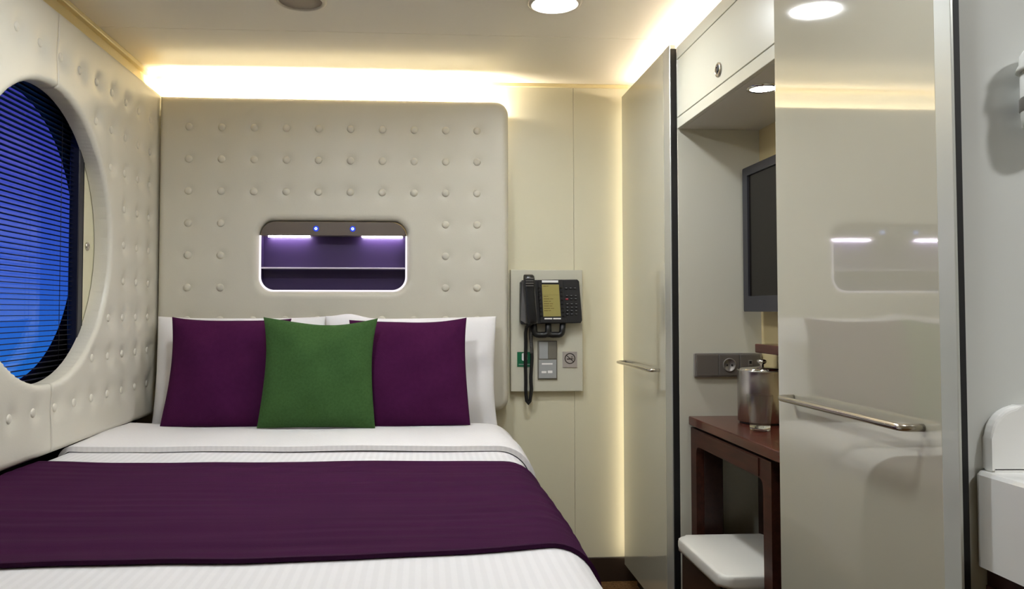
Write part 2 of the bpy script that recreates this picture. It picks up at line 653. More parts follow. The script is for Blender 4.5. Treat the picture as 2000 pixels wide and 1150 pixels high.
# ================================================================== room shell
CEIL = 2.08
XB0, XB1 = -1.30, 1.45
YB = 3.32
struct(box('floor', -1.30, 2.0, -1.6, YB + 0.05, -0.05, 0.0, M['carpet']))
ceil = struct(box('ceiling', -1.30, 2.0, -1.6, YB + 0.05, CEIL + 0.012, CEIL + 0.06, M['black']))
for (a, b) in ((-1.6, 1.449), (1.451, 2.744), (2.746, YB + 0.02)):
    box('ceiling_panel', -1.30, 2.0, a, b, CEIL, CEIL + 0.012, M['ceiling'], ceil, 0.0006, 1)
wb = struct(box('wall_back', XB0, XB1, YB + 0.012, YB + 0.06, 0, CEIL, M['black']))
for (a, b) in ((XB0, 0.6255), (0.6265, XB1)):
    box('wall_panel', a, b, YB, YB + 0.012, 0, CEIL, M['wall'], wb, 0.0006, 1)
struct(box('baseboard_back', 0.30, 1.399, YB - 0.012, YB, 0, 0.098, M['baseboard'], None, 0.002))
tr = struct(boxes('trim_1', [(0.0, 0.86, YB - 0.008, YB, CEIL - 0.016, CEIL), (-1.11, 0.0, YB - 0.008, YB, CEIL - 0.016, CEIL)], M['crown'], None, 0.002))
struct(box('wall_front', -1.30, 2.0, -1.65, -1.6, 0, CEIL, M['wall']))
struct(box('wall_right', 1.95, 2.0, -1.6, 1.2, 0, CEIL, M['partition']))
struct(box('wall_cabin', 1.40, 1.45, 1.23, YB, 0, CEIL, M['wall']))
struct(box('wall_partition', 0.838, 2.0, 1.20, 1.222, 0, CEIL, M['partition'], None, 0.003))

# ---- left wall: outer hull plate with the round porthole, then the padded lining
WC = (2.358, 1.340)      # porthole centre (y, z)


def sd_hull(U, V):
    return 0.428 - np.sqrt((U - WC[0]) ** 2 + (V - WC[1]) ** 2)


hull = struct(pad('wall_left', sd_hull, -1.6, YB + 0.06, 0.0, CEIL, 0.03, 0.03, 0.003, [], lambda a, b, c: (-1.190 + c, a, b), M['hull']))
struct(box('trim_2', -1.20, -1.075, -1.6, 0.98, 0, CEIL, M['wall']))   # plain wall behind the viewer


def sd_left(U, V):
    a = sd_rrect(U, V, 0.98, 3.40, 0.712, 1.996, 0.03)
    b = 0.428 - np.sqrt((U - WC[0]) ** 2 + (V - WC[1]) ** 2)
    return np.maximum(a, b)


bcols = [3.188 - 0.1287 * i for i in range(17)]
brows = [1.871 - 0.1290 * i for i in range(9)]
lbtn = [(y, z) for y in bcols for z in brows if math.hypot(y - WC[0], z - WC[1]) > 0.485 and y > 1.03]
XL = -1.065
lmap = lambda a, b, c: (XL - 0.055 + c, a, b)
SEAM = 2.376
pA = pad('padded_panel', sd_left, 0.98, SEAM - 0.0005, 0.71, 1.998, 0.011, 0.055, 0.013, lbtn, lmap, M['leather_left'], hull, 0.020, 0.0105)
pB = pad('padded_panel', sd_left, SEAM + 0.0005, 3.312, 0.71, 1.998, 0.010, 0.055, 0.013, lbtn, lmap, M['leather_left'], hull, 0.020, 0.0105)
pB.name = 'padded_panel.001'


def button_mesh(name, r, h, axis):
    bm = bmesh.new()
    prof = [(r * 0.92, -h * 0.5), (r, 0.0), (r * 0.94, h * 0.45), (r * 0.72, h * 0.80), (r * 0.35, h * 0.97), (0.0006, h)]
    bm_lathe(bm, prof, (0, 0, 0), 'Z', 14)
    rot = Matrix.Rotation(math.pi / 2, 4, 'X') if axis == '-Y' else Matrix.Rotation(math.pi / 2, 4, 'Y')
    bmesh.ops.transform(bm, matrix=rot, verts=bm.verts)
    bmesh.ops.recalc_face_normals(bm, faces=bm.faces)
    me = bpy.data.meshes.new(name)
    bm.to_mesh(me)
    bm.free()
    me.polygons.foreach_set('use_smooth', [True] * len(me.polygons))
    return me


bl = button_mesh('side_button', 0.0135, 0.006, 'X')
bl.materials.append(M['leather_left'])
for (y, z) in lbtn:
    o = link('button', bl, None, pA if y < SEAM else pB)
    o.location = (XL - 0.0135, y, z)

# crown trim along the left wall
ct = struct(box('trim_3', -1.20, -1.117, -1.6, YB, 1.96, CEIL, M['crown']))
box('lower_lip', -1.12, -1.085, -1.6, YB, 1.990, 2.004, M['crown'], ct, 0.003)
box('upper_lip', -1.12, -1.098, -1.6, YB, 2.062, CEIL, M['crown'], ct, 0.004)

# ---- porthole assembly
w = struct(boxes('window_1', [(-1.150, -1.118, 2.656, 2.690, 0.86, 1.82), (-1.150, -1.118, 1.900, 1.930, 0.86, 1.82),
                              (-1.150, -1.118, 1.930, 2.656, 0.86, 0.885), (-1.150, -1.118, 1.930, 2.656, 1.795, 1.82)], M['bar'], None, 0.003))
bm = bmesh.new()
bm_lathe(bm, [(0.427, 0.0), (0.427, 0.006)], (-1.184, WC[0], WC[1]), 'X', 64)
fin('pane', bm, M['glass'], w)
cv = box('cover_panel', -1.135, -1.122, 2.694, 2.86, 0.86, 1.82, M['cover'], w, 0.002)
lathe('lock', [(0.014, 0.0), (0.014, 0.004), (0.010, 0.006), (0.0085, 0.003), (0.0005, 0.003)], (-1.122, 2.730, 1.335), M['steel'], cv, 'X', 20)
box('gap_shade', -1.135, -1.118, 2.6905, 2.6935, 0.86, 1.82, M['black'], w)  # black strip drawing the shade of a thin gap

vb = thing('venetian_blind', 'dark slatted blind across the round porthole with blue dusk behind', 'blind', (-1.14, 2.31, 0.89))
sl_me = bpy.data.meshes.new('slat')
sv, sf = [], []
for k in range(5):
    t = k / 4 - 0.5
    x = -t * 0.016
    z = 0.0016 * (1 - (2 * t) ** 2)
    for yy in (-0.361, 0.361):
        sv += [(x, yy, z), (x, yy, z - 0.0006)]
for k in range(4):
    a, b = k * 4, (k + 1) * 4
    sf += [(a, a + 2, b + 2, b), (a + 1, b + 1, b + 3, a + 3), (a, b, b + 1, a + 1), (a + 2, a + 3, b + 3, b + 2)]
sf += [(0, 1, 3, 2), (16, 18, 19, 17)]
sl_me.from_pydata(sv, [], sf)
sl_me.materials.append(M['slat'])
z = 0.905
while z < 1.775:
    o = link('slat', sl_me, None, vb)
    o.location = (-1.142, 2.293, z)
    o.rotation_euler = (0, 0, 0)
    z += 0.0155
box('headrail', -1.155, -1.128, 1.932, 2.654, 1.776, 1.794, M['slat'], vb, 0.002)
box('bottom_rail', -1.151, -1.133, 1.932, 2.654, 0.887, 0.897, M['slat'], vb, 0.002)
for y in (1.99, 2.13, 2.175, 2.56):
    tube('ladder_cord', [(-1.132, y, 0.895), (-1.132, y, 1.78)], 0.0009, M['slat'], vb, 6)

# ================================================================== headboard
YH = 3.240
HBX0, HBX1, HBZ0, HBZ1 = -1.060, 0.342, 0.714, 1.982
NX0, NX1, NZ0, NZ1 = -0.657, -0.080, 1.206, 1.480     # reading niche opening


def sd_head(U, V):
    a = sd_rrect(U, V, HBX0, HBX1 + 0.0, HBZ0, HBZ1, 0.055)
    a = np.where(U < -0.5, np.maximum.reduce([HBX0 - U, HBZ0 - V, V - HBZ1]), a)
    b = -sd_rrect(U, V, NX0 - 0.008, NX1 + 0.008, NZ0 - 0.008, NZ1 + 0.004, 0.058)
    return np.maximum(a, b)


hx = [-0.943 + 0.1284 * i for i in range(10)]
hz = [1.858 - 0.1288 * i for i in range(8)]
hbtn = []
for r_, zz in enumerate(hz):
    for c_, xx in enumerate(hx):
        if r_ in (3, 4, 5) and 2 <= c_ <= 7:
            continue
        hbtn.append((xx, zz))
hb = thing('headboard', 'tall cream button-tufted headboard on the back wall behind the pillows', 'headboard', (-0.357, 3.30, 0.714))
hp = pad('padding', sd_head, HBX0 - 0.002, HBX1 + 0.002, HBZ0 - 0.002, HBZ1 + 0.002, 0.0095, 0.045, 0.022, hbtn,
         lambda a, b, c: (a, YH + 0.045 - c, b), M['leather'], hb, sig=0.015, dep=0.006)
bh = button_mesh('head_button', 0.0155, 0.009, '-Y')
bh.materials.append(M['leather'])
for (x, zz) in hbtn:
    o = link('button', bh, None, hp)
    o.location = (x, YH + 0.0065, zz)
# wooden spacer frame behind the padding, open on top for the light strip
boxes('backing_frame', [(-1.04, 0.325, YH + 0.0455, YB - 0.001, 0.735, 0.760), (-1.04, -1.02, YH + 0.0455, YB - 0.001, 0.76, 1.94),
                        (0.305, 0.325, YH + 0.0455, YB - 0.001, 0.76, 1.94), (-1.02, 0.305, YH + 0.0455, YB - 0.001, 1.915, 1.94)], M['wall'], hb)
box('light_strip', -1.01, 0.225, 3.2865, 3.2965, 1.9405, 1.974, M['cove'], hb)['label'] = 'warm white light strip behind the top edge'

# reading niche fitted in the headboard
nc = thing('reading_light_niche', 'purple lit niche with shelf and two reading lights in the headboard', 'wall light', (-0.3685, YB - 0.01, NZ0))
yb_ = 3.3185
prism('back_panel', rrect(NX0 - 0.002, NX1 + 0.002, NZ0 - 0.002, NZ1 + 0.002, 0.055), yb_ - 0.004, yb_, M['aubergine'], nc)
# glowing acrylic rim round the sides and bottom
full_o = rrect(NX0 - 0.0075, NX1 + 0.0075, NZ0 - 0.0075, NZ1 + 0.003, 0.057, 10)
full_i = rrect(NX0 - 0.001, NX1 + 0.001, NZ0 - 0.001, NZ1 + 0.001, 0.053, 10)
bm = bmesh.new()
# walk the outline from the left side, along the bottom and up the right side
path_o = [(NX0 - 0.0075, 1.425)] + full_o[0:22] + [(NX1 + 0.0075, 1.425)]
path_i = [(NX0 - 0.001, 1.425)] + full_i[0:22] + [(NX1 + 0.001, 1.425)]
ya, ybk = YH + 0.016, YH + 0.024
L = [[bm.verts.new((p[0], y, p[1])) for p in q] for q, y in ((path_o, ya), (path_i, ya), (path_i, ybk), (path_o, ybk))]
for i in range(4):
    A, B = L[i], L[(i + 1) % 4]
    for k in range(len(path_o) - 1):
        bm.faces.new((A[k], A[k + 1], B[k + 1], B[k]))
fin('rim', bm, M['rim'], nc)['label'] = 'softly glowing white acrylic rim'
bm = bmesh.new()
L = [[bm.verts.new((p[0], y, p[1])) for p in q] for q, y in ((path_o, YH + 0.0245), (path_i, YH + 0.0245), (path_i, YB - 0.006), (path_o, YB - 0.006))]
for i in range(4):
    A, B = L[i], L[(i + 1) % 4]
    for k in range(len(path_o) - 1):
        bm.faces.new((A[k], A[k + 1], B[k + 1], B[k]))
fin('liner', bm, M['aubergine'], nc)
# hood: rounded grey front at the top of the niche
hood_out = [(NX0, 1.4255), (NX1, 1.4255)] + [p for p in rrect(NX0, NX1, NZ0, NZ1, 0.055)[18:36]]
hd = prism('hood', hood_out, YH + 0.012, yb_ - 0.005, M['hood'], nc, 'Y')
for (a, b) in ((-0.636, -0.468), (-0.258, -0.092)):
    box('reading_led', a, b, YH + 0.050, YH + 0.060, 1.4212, 1.4252, M['led_read'], nc, 0.001, 1)['label'] = 'lit white reading strip under the hood'
for xx in (-0.4385, -0.2915):
    lathe('power_button_halo', [(0.0115, 0.0), (0.0112, -0.0025), (0.0050, -0.003)], (xx, YH + 0.012, 1.4525), M['led_blue'], hd, 'Y', 24, False)  # button bezel made to glow blue, imitating the glare halo
    lathe('button_light', [(0.0056, 0.0), (0.0056, -0.0042), (0.0026, -0.0042), (0.0026, -0.002)], (xx, YH + 0.012, 1.4525), M['led_core'], hd, 'Y', 20, False, False)
box('shelf', NX0 + 0.0005, NX1 - 0.0005, YH + 0.014, yb_ - 0.005, 1.2905, 1.2965, M['shelf_edge'], nc, 0.0015)

# ================================================================== bed
BX0, BX1, BZT = -1.100, 0.333, 0.680


def section(t, n_arc=10, n_top=40, zl=0.46, zr=0.30, rl=0.03, rr=0.105):
    """cross-section of the made bed from the left side over the top to the right side, offset outward by t"""
    pts = []
    for k in range(4):
        z_ = zl + (BZT - rl - zl) * k / 4
        pts.append((BX0 - t * 0.3, z_))
    for k in range(n_arc + 1):
        a = math.pi - 0.5 * math.pi * k / n_arc
        pts.append((BX0 + rl + (rl + t) * math.cos(a) + (0.7 * t * (1 - k / n_arc)), BZT - rl + (rl + t) * math.sin(a) + 0.014 * k / n_arc))
    for k in range(1, n_top):
        f = k / n_top
        x = BX0 + rl + (BX1 - rr - BX0 - rl) * f
        pts.append((x, BZT + t + 0.004 * math.sin(math.pi * f) + 0.014 * (1 - f) ** 4))
    for k in range(n_arc + 1):
        a = 0.5 * math.pi - 0.5 * math.pi * k / n_arc
        pts.append((BX1 - rr + (rr + t) * math.cos(a), BZT - rr + (rr + t) * math.sin(a)))
    for k in range(1, 8):
        z_ = BZT - rr - (BZT - rr - zr) * k / 7
        pts.append((BX1 + t + 0.012 * k / 7, z_))
    return pts


def drape(name, y0, y1, t, thk, mat, parent, wr, ny=60, foot=False, zr=0.30, edge_wave=0.0, skew=(0.0, 0.0)):
    """cloth laid over the bed: a closed shell, thk thick, whose upper side lies t above the bed's cross-section"""
    V, Fc = [], []
    sheets = []
    m = 0
    for off in (t, t - thk):
        sec = section(off, zr=zr)
        m = len(sec)
        rows = []
        for j in range(ny + 1):
            y = y0 + (y1 - y0) * j / ny
            row = []
            for (x, z_) in sec:
                d = wr(x, y)
                zz = z_ + d
                if foot:
                    g = min(1.0, (y - y0) / 0.10)
                    zz -= 0.10 * (1 - math.sqrt(max(0.0, 1 - (1 - g) ** 2)))
                yy = y + edge_wave * math.sin(x * 5.3 + 1.0 + y0)
                yy += 0.29 * max(0.0, x + 0.3) ** 2 * (skew[0] + (skew[1] - skew[0]) * j / ny)
                row.append(len(V))
                V.append((x + (d * 0.5 if x > 0.2 else 0), yy, zz))
            rows.append(row)
        sheets.append(rows)
    T, B = sheets
    for j in range(ny):
        for i in range(m - 1):
            Fc.append((T[j][i], T[j][i + 1], T[j + 1][i + 1], T[j + 1][i]))
            Fc.append((B[j][i], B[j + 1][i], B[j + 1][i + 1], B[j][i + 1]))
        Fc.append((T[j][0], T[j + 1][0], B[j + 1][0], B[j][0]))
        Fc.append((T[j][-1], B[j][-1], B[j + 1][-1], T[j + 1][-1]))
    for i in range(m - 1):
        Fc.append((T[0][i], B[0][i], B[0][i + 1], T[0][i + 1]))
        Fc.append((T[ny][i], T[ny][i + 1], B[ny][i + 1], B[ny][i]))
    o = raw(name, V, Fc, mat, parent, True)
    for k in range(len(o.data.polygons) - 2 * (m - 1), len(o.data.polygons)):
        o.data.polygons[k].use_smooth = False
    return o


bed = thing('bed', 'double bed with white bedding against the tufted left wall', 'bed', (-0.35, 2.25, 0.0))
box('bed_base', -1.05, 0.290, 1.30, 3.235, 0.0, 0.30, M['bedbase'], bed, 0.01)
box('mattress', -1.05, 0.300, 1.30, 3.237, 0.302, 0.650, M['mattress'], bed, 0.04, 4)
w_duvet = lambda x, y: 0.004 * smooth_noise(x, y, 3) + 0.002 * smooth_noise(x * 2.3, y * 2.1, 4)
duv = tag(drape('duvet', 1.17, 3.02, 0.0, 0.018, M['linen'], None, w_duvet, 100, True), 'white satin-stripe duvet covering the bed', 'duvet')
w_sheet = lambda x, y: w_duvet(x, y) + 0.003 * (1 + smooth_noise(x * 1.3, y, 9)) + 0.004 * max(0, 1 - abs(y - 2.75) / 0.2)
tag(drape('folded_sheet', 2.505, 3.010, 0.0165, 0.0155, M['sheet'], None, w_sheet, 30, False, 0.36, 0.006),
    'white turned-down sheet lying across the bed below the cushions', 'sheet')


def w_run(x, y):
    s = w_duvet(x, y)
    s += 0.0014 * math.sin(y * 55 + 1.2 * math.sin(x * 3.1)) * (0.5 + 0.5 * math.sin(x * 4 + y * 7))
    s += 0.0008 * math.sin(y * 113 + 2.0 * math.sin(x * 2.3 + 1)) * (0.5 + 0.5 * math.sin(x * 6 - y * 11))
    return s + 0.001


rn = tag(drape('bed_runner', 1.415, 2.312, 0.0075, 0.0065, M['runner'], None, w_run, 110, False, 0.34, 0.004, (1.0, 0.0)),
         'plum purple runner laid across the middle of the bed', 'bed runner')
drape('hem', 1.409, 1.420, 0.0085, 0.0075, M['runner_hem'], rn, w_run, 4, False, 0.339, 0.004, (1.0, 0.99))


# ---- pillows and cushions
def pillow(name, a, b, th, s, loc, lean, roll, mat, seed, n=36, puff=2.6, wr=0.004, turn=0.0, hump=0.0):
    V, Fc = [], []
    rnd = random.Random(seed)
    ph = [rnd.uniform(0, 6.28) for _ in range(8)]

    def outline(u, v):
        x = a * u * (1 - s * (1 - v * v) * (0.8 + 0.35 * math.sin(ph[0] + v)))
        k_ = 1.15 if v > 0 else 0.15
        z = b * v * (1 - k_ * s * (1 - u * u) * (1.0 + 0.3 * math.sin(ph[1] + 2 * u)))
        if v > 0:
            z += hump * v * v * math.exp(-((u + 0.72) / 0.17) ** 2)
        return x, z

    def thick(u, v):
        t = ((1 - abs(u) ** puff) * (1 - abs(v) ** puff))
        base = th * max(0.0, t) ** 0.55
        w_ = wr * (math.sin(7 * u + 3 * v + ph[2]) + math.sin(-5 * u + 8 * v + ph[3]) + 0.6 * math.sin(13 * u + ph[4]) * (1 - v) * 0.5) * t ** 0.5
        rad = math.hypot(u, v)
        cr = wr * 1.2 * math.sin(math.atan2(v, u) * 14 + ph[5]) * max(0, rad - 0.55) * (t ** 0.5)
        return base + w_ + cr
    g = [[None] * (n + 1) for _ in range(n + 1)]
    h = [[None] * (n + 1) for _ in range(n + 1)]
    R = Matrix.Rotation(turn, 4, 'Z') @ Matrix.Rotation(lean, 4, 'X') @ Matrix.Rotation(roll, 4, 'Y')
    for i in range(n + 1):
        for j in range(n + 1):
            # denser near the edges
            u = math.sin((i / n - 0.5) * math.pi)
            v = math.sin((j / n - 0.5) * math.pi)
            x, z_ = outline(u, v)
            t = thick(u, v)
            border = i in (0, n) or j in (0, n)
            p = R @ Vector((x, -t if not border else 0, z_))
            g[i][j] = len(V)
            V.append((p.x + loc[0], p.y + loc[1], p.z + loc[2]))
            if border:
                h[i][j] = g[i][j]
            else:
                p = R @ Vector((x, 0.8 * t, z_))
                h[i][j] = len(V)
                V.append((p.x + loc[0], p.y + loc[1], p.z + loc[2]))
    for i in range(n):
        for j in range(n):
            Fc.append((g[i][j], g[i + 1][j], g[i + 1][j + 1], g[i][j + 1]))
            Fc.append((h[i][j], h[i][j + 1], h[i + 1][j + 1], h[i + 1][j]))
    return raw(name, V, Fc, mat, None, True)


GP = 'white pillows against the headboard'
tag(pillow('pillow', 0.325, 0.222, 0.062, 0.045, (-0.715, 3.165, 0.880), -0.16, 0.0, M['pillowcase'], 5, wr=0.006),
    'white pillow behind the purple cushion next to the tufted left wall', 'pillow', GP)
tag(pillow('pillow', 0.338, 0.222, 0.066, 0.04, (-0.052, 3.155, 0.880), -0.16, 0.0, M['pillowcase'], 11, wr=0.006, hump=0.016),
    'white pillow behind the purple cushion on the telephone side', 'pillow', GP)
GC = 'cushions propped on the bed'
tag(pillow('cushion', 0.220, 0.203, 0.060, 0.07, (-0.722, 2.992, 0.899), -0.26, 0.015, M['purple'], 21),
    'purple cushion next to the tufted left wall', 'cushion', GC)
tag(pillow('cushion', 0.222, 0.203, 0.060, 0.07, (-0.058, 2.987, 0.895), -0.26, -0.02, M['purple'], 23),
    'purple cushion on the telephone side of the bed', 'cushion', GC)
tag(pillow('cushion', 0.206, 0.198, 0.058, 0.10, (-0.378, 2.897, 0.902), -0.20, 0.01, M['green'], 31),
    'green cushion standing in front of the two purple ones', 'cushion', GC)

# ================================================================== wardrobes on the right
XD = 0.82


def handle(y0, y1, z, parent, r):
    pts = fillet([(XD + 0.001, y0, z), (XD - 0.036, y0, z), (XD - 0.036, y1, z), (XD + 0.001, y1, z)], 0.020)
    return tube('handle', pts, r, M['steel'], parent, 12)


wa = thing('wardrobe', 'glossy cream wardrobe in the back corner beside the lit wall', 'wardrobe', (1.1, 2.93, 0.0))
box('body', XD + 0.022, 1.395, 2.603, 3.262, 0.08, 1.985, M['cabinet'], wa, 0.001, 1)
box('plinth', XD + 0.05, 1.39, 2.62, 3.255, 0.0, 0.0795, M['baseboard'], wa)
d1 = box('door', XD, XD + 0.020, 2.684, 3.266, 0.082, 2.016, M['laminate'], wa, 0.002)
handle(3.225, 2.755, 0.913, d1, 0.0062)
bm = bmesh.new()
bm_prism(bm, [(XD, 2.683), (XD + 0.020, 2.683), (XD + 0.020, 2.6135), (XD + 0.004, 2.6135), (XD + 0.001, 2.616), (XD, 2.62)], 0.082, 2.016, 'Z')
fin('edge_profile', bm, M['alu'], wa)['label'] = 'grey metal edge profile'
box('gap_shade', XD + 0.002, XD + 0.0215, 2.6045, 2.6130, 0.082, 2.0, M['black'], wa)['label'] = 'black strip drawing the shaded gap'  # black strip put in for the shade inside the door gap
box('light_strip', XD + 0.014, XD + 0.022, 3.2665, 3.2700, 0.10, 1.99, M['side'], wa)['label'] = 'warm vertical light strip facing the wall'

wn = thing('wardrobe', 'nearest glossy cream wardrobe mirroring the bed, beside the washbasin', 'wardrobe', (1.1, 1.52, 0.0))
box('body', XD + 0.022, 1.395, 1.235, 1.808, 0.08, 1.985, M['cabinet'], wn, 0.001, 1)
box('plinth', XD + 0.05, 1.39, 1.24, 1.80, 0.0, 0.0795, M['baseboard'], wn)
d2 = box('door', XD, XD + 0.020, 1.224, 1.812, 0.082, 2.016, M['laminate'], wn, 0.002)
handle(1.735, 1.272, 0.928, d2, 0.0065)

# grey frame post between the near wardrobe and the washroom partition
tp = struct(box('trim_4', XD - 0.002, XD + 0.003, 1.182, 1.2225, 0, CEIL, M['post'], None, 0.001))
box('gap_shade', XD + 0.0032, XD + 0.014, 1.184, 1.2215, 0, CEIL, M['black'], tp)  # black strip standing in for the dark recess beside the post

# overhead cabinet
oc = thing('overhead_cabinet', 'cream overhead cabinet with a round lock above the desk', 'cabinet', (1.1, 2.2, 1.73))
XO = 0.840
box('body', XO + 0.016, 1.395, 1.815, 2.600, 1.732, 2.000, M['black'], oc)
box('soffit', XO + 0.016, 1.395, 1.815, 2.600, 1.728, 1.7315, M['niche_side'], oc)
box('upper_fascia', XO, XO + 0.0155, 1.815, 2.600, 1.9615, 2.003, M['cabinet'], oc, 0.001, 1)
fl = box('flap_door', XO, XO + 0.0155, 1.818, 2.597, 1.7665, 1.9585, M['cabinet'], oc, 0.001, 1)
box('lower_rail', XO, XO + 0.0155, 1.815, 2.600, 1.728, 1.7635, M['cabinet'], oc, 0.001, 1)
lathe('lock', [(0.021, 0.0), (0.021, -0.004), (0.017, -0.006), (0.0145, -0.005), (0.0145, -0.001), (0.0004, -0.001)], (XO, 2.217, 1.811), M['steel'], fl, 'X', 24)
lathe('lock_core', [(0.0140, -0.0012), (0.0140, -0.002), (0.007, -0.0022), (0.007, -0.0045), (0.0004, -0.0045)], (XO, 2.217, 1.811), M['black'], fl, 'X', 20)
box('light_strip', XO + 0.05, XO + 0.062, 1.25, 3.25, 2.0035, 2.007, M['cove_r'], oc)['label'] = 'warm light strip on top of the cabinets'
box('top_panel', XO + 0.016, 1.39, 1.25, 3.25, 2.0005, 2.003, M['cabinet'], oc)

# niche spotlight
sl = thing('recessed_spotlight', 'small lit round spotlight under the overhead cabinet', 'lamp', (0.918, 2.10, 1.728))
lathe('ring', [(0.043, 0.0), (0.043, -0.004), (0.036, -0.006), (0.034, -0.002)], (0.918, 2.10, 1.728), M['chrome'], sl, 'Z', 32, True, False)
lathe('lens', [(0.0345, -0.0005), (0.0345, -0.003), (0.0004, -0.003)], (0.918, 2.10, 1.728), M['niche_lamp'], sl, 'Z', 32)['label'] = 'lit lens'

# back panel of the desk recess
struct(box('wall_recess', 1.122, 1.15, 1.815, 2.602, 0, 1.728, M['niche_back']))

# ---- desk
dk = thing('desk', 'narrow red-brown wooden desk in the recess between the wardrobes', 'desk', (1.0, 2.2, 0.0))
box('desktop', 0.870, 1.120, 1.818, 2.599, 0.746, 0.774, M['walnut'], dk, 0.003)
box('shadow_gap', 0.892, 1.118, 1.825, 2.590, 0.738, 0.7455, M['black'], dk)


def arch(y0, y1, zt, zb, lw, rad):
    """front frame: two legs and an apron with rounded inner corners, outline in (y,z)"""
    out = [(y0, 0), (y0, zt), (y1, zt), (y1, 0), (y1 - lw, 0)]
    for k in range(7):
        a = 0.5 * math.pi * k / 6
        out.append((y1 - lw - rad + rad * math.cos(a), zb - rad + rad * math.sin(a)))
    for k in range(7):
        a = 0.5 * math.pi + 0.5 * math.pi * k / 6
        out.append((y0 + lw + rad + rad * math.cos(a), zb - rad + rad * math.sin(a)))
    out.append((y0 + lw, 0))
    return out


prism('front_frame', arch(1.985, 2.597, 0.7375, 0.684, 0.050, 0.025), 0.8765, 0.902, M['walnut_shaded'], dk, 'X')
dr = box('drawer', 0.8735, 0.8763, 2.058, 2.466, 0.688, 0.735, M['walnut_shaded'], dk, 0.0006, 1)
box('side_leg', 0.9025, 0.965, 2.547, 2.597, 0, 0.7375, M['walnut_dark'], dk, 0.002)
box('side_leg', 0.9025, 1.02, 1.990, 2.030, 0, 0.7375, M['walnut_dark'], dk, 0.002)
box('back_panel', 1.098, 1.118, 1.830, 2.590, 0.05, 0.7375, M['walnut_dark'], dk, 0.002)  # dark panel added to stand in for the shade under the desk
box('pedestal', 0.905, 1.118, 1.825, 1.985, 0.0, 0.7375, M['walnut_dark'], dk, 0.003)

# ---- stool
st = thing('stool', 'low stool with white padded seat pushed under the desk', 'stool', (0.94, 2.28, 0.0))
bm = bmesh.new()
bm_prism(bm, rrect(0.783, 1.090, 2.085, 2.478, 0.035, 6), 0.383, 0.420, 'Z', 0.012)
fin('seat', bm, M['seat'], st, True)
prism('side_panel', rrect(0.800, 1.07, 0.0, 0.382, 0.004, 3), 2.44, 2.462, M['walnut_dark'], st, 'Y')
prism('side_panel', rrect(0.800, 1.07, 0.0, 0.382, 0.004, 3), 2.105, 2.127, M['walnut_dark'], st, 'Y')
box('front_panel', 0.796, 0.812, 2.128, 2.439, 0.06, 0.380, M['walnut_dark'], st, 0.002)
box('stretcher', 0.95, 0.97, 2.128, 2.439, 0.30, 0.38, M['walnut_dark'], st, 0.002)

# ---- television
tv = thing('television', 'dark flat television mounted in the desk recess', 'television', (1.08, 2.25, 1.12))
frame_prism('bezel', rrect(1.96, 2.572, 1.118, 1.590, 0.006, 3), rrect(1.995, 2.534, 1.168, 1.562, 0.002, 3), 1.050, 1.085, M['tv'], tv, 'X')
box('screen', 1.056, 1.060, 1.994, 2.535, 1.167, 1.563, M['tv_screen'], tv)
box('rear_shell', 1.0852, 1.108, 2.0, 2.53, 1.14, 1.57, M['tv'], tv, 0.006)
box('wall_bracket', 1.1082, 1.1215, 2.15, 2.40, 1.25, 1.47, M['tv'], tv)

# ---- small shelf under the TV
sh = tag(box('wall_shelf', 1.050, 1.1215, 1.83, 2.488, 0.988, 1.016, M['walnut'], None, 0.003), 'thin red-brown shelf below the television', 'shelf')

# ---- socket strip on the recess side
so = thing('socket_panel', 'grey three-gang socket panel on the recess side wall', 'socket', (1.004, 2.60, 0.90))
prism('frame', rrect(0.889, 1.117, 0.902, 0.981, 0.004, 3), 2.590, 2.6025, M['socket_frame'], so, 'Y', 0.002)
box('blank_module', 0.895, 0.968, 2.5865, 2.5905, 0.907, 0.976, M['socket_grey'], so, 0.001, 1)
box('socket_module', 0.971, 1.039, 2.5865, 2.5905, 0.907, 0.976, M['socket_grey'], so, 0.001, 1)
lathe('socket_well', [(0.0225, -0.0005), (0.0225, -0.0025), (0.0190, -0.0025), (0.0180, 0.0), (0.0003, 0.0)], (1.005, 2.5864, 0.942), M['socket_frame'], so, 'Y', 28)
lathe('socket_pin', [(0.003, 0.0), (0.003, -0.0016), (0.0003, -0.0016)], (0.997, 2.5858, 0.942), M['black'], so, 'Y', 10)
lathe('socket_pin', [(0.003, 0.0), (0.003, -0.0016), (0.0003, -0.0016)], (1.013, 2.5858, 0.942), M['black'], so, 'Y', 10)
box('data_module', 1.042, 1.111, 2.5865, 2.5905, 0.907, 0.976, M['socket_grey'], so, 0.001, 1)
box('data_port', 1.069, 1.083, 2.5848, 2.5868, 0.939, 0.958, M['switch_dark'], so, 0.001, 1)
box('port_hole', 1.0725, 1.0795, 2.5842, 2.5852, 0.946, 0.955, M['black'], so)

# ---- ice bucket and tumbler
ib = thing('ice_bucket', 'shiny steel ice bucket with lid standing on the desk', 'ice bucket', (1.045, 2.425, 0.774))
c0 = (1.045, 2.425, 0.774)
lathe('bucket', [(0.0005, 0.006), (0.070, 0.006), (0.0725, 0.008), (0.0735, 0.14), (0.0735, 0.160), (0.0745, 0.163), (0.0725, 0.165), (0.0700, 0.160)], c0, M['bucket'], ib, 'Z', 48, True, False)
lathe('foot', [(0.067, 0.0), (0.067, 0.0058)], c0, M['black'], ib, 'Z', 32)
lathe('lid', [(0.0690, 0.1605), (0.071, 0.1665), (0.060, 0.171), (0.0005, 0.175)], c0, M['chrome'], ib, 'Z', 48, True, False)
lathe('lid_knob', [(0.007, 0.173), (0.006, 0.180), (0.014, 0.186), (0.015, 0.192), (0.009, 0.196), (0.0004, 0.197)], c0, M['chrome'], ib, 'Z', 24)
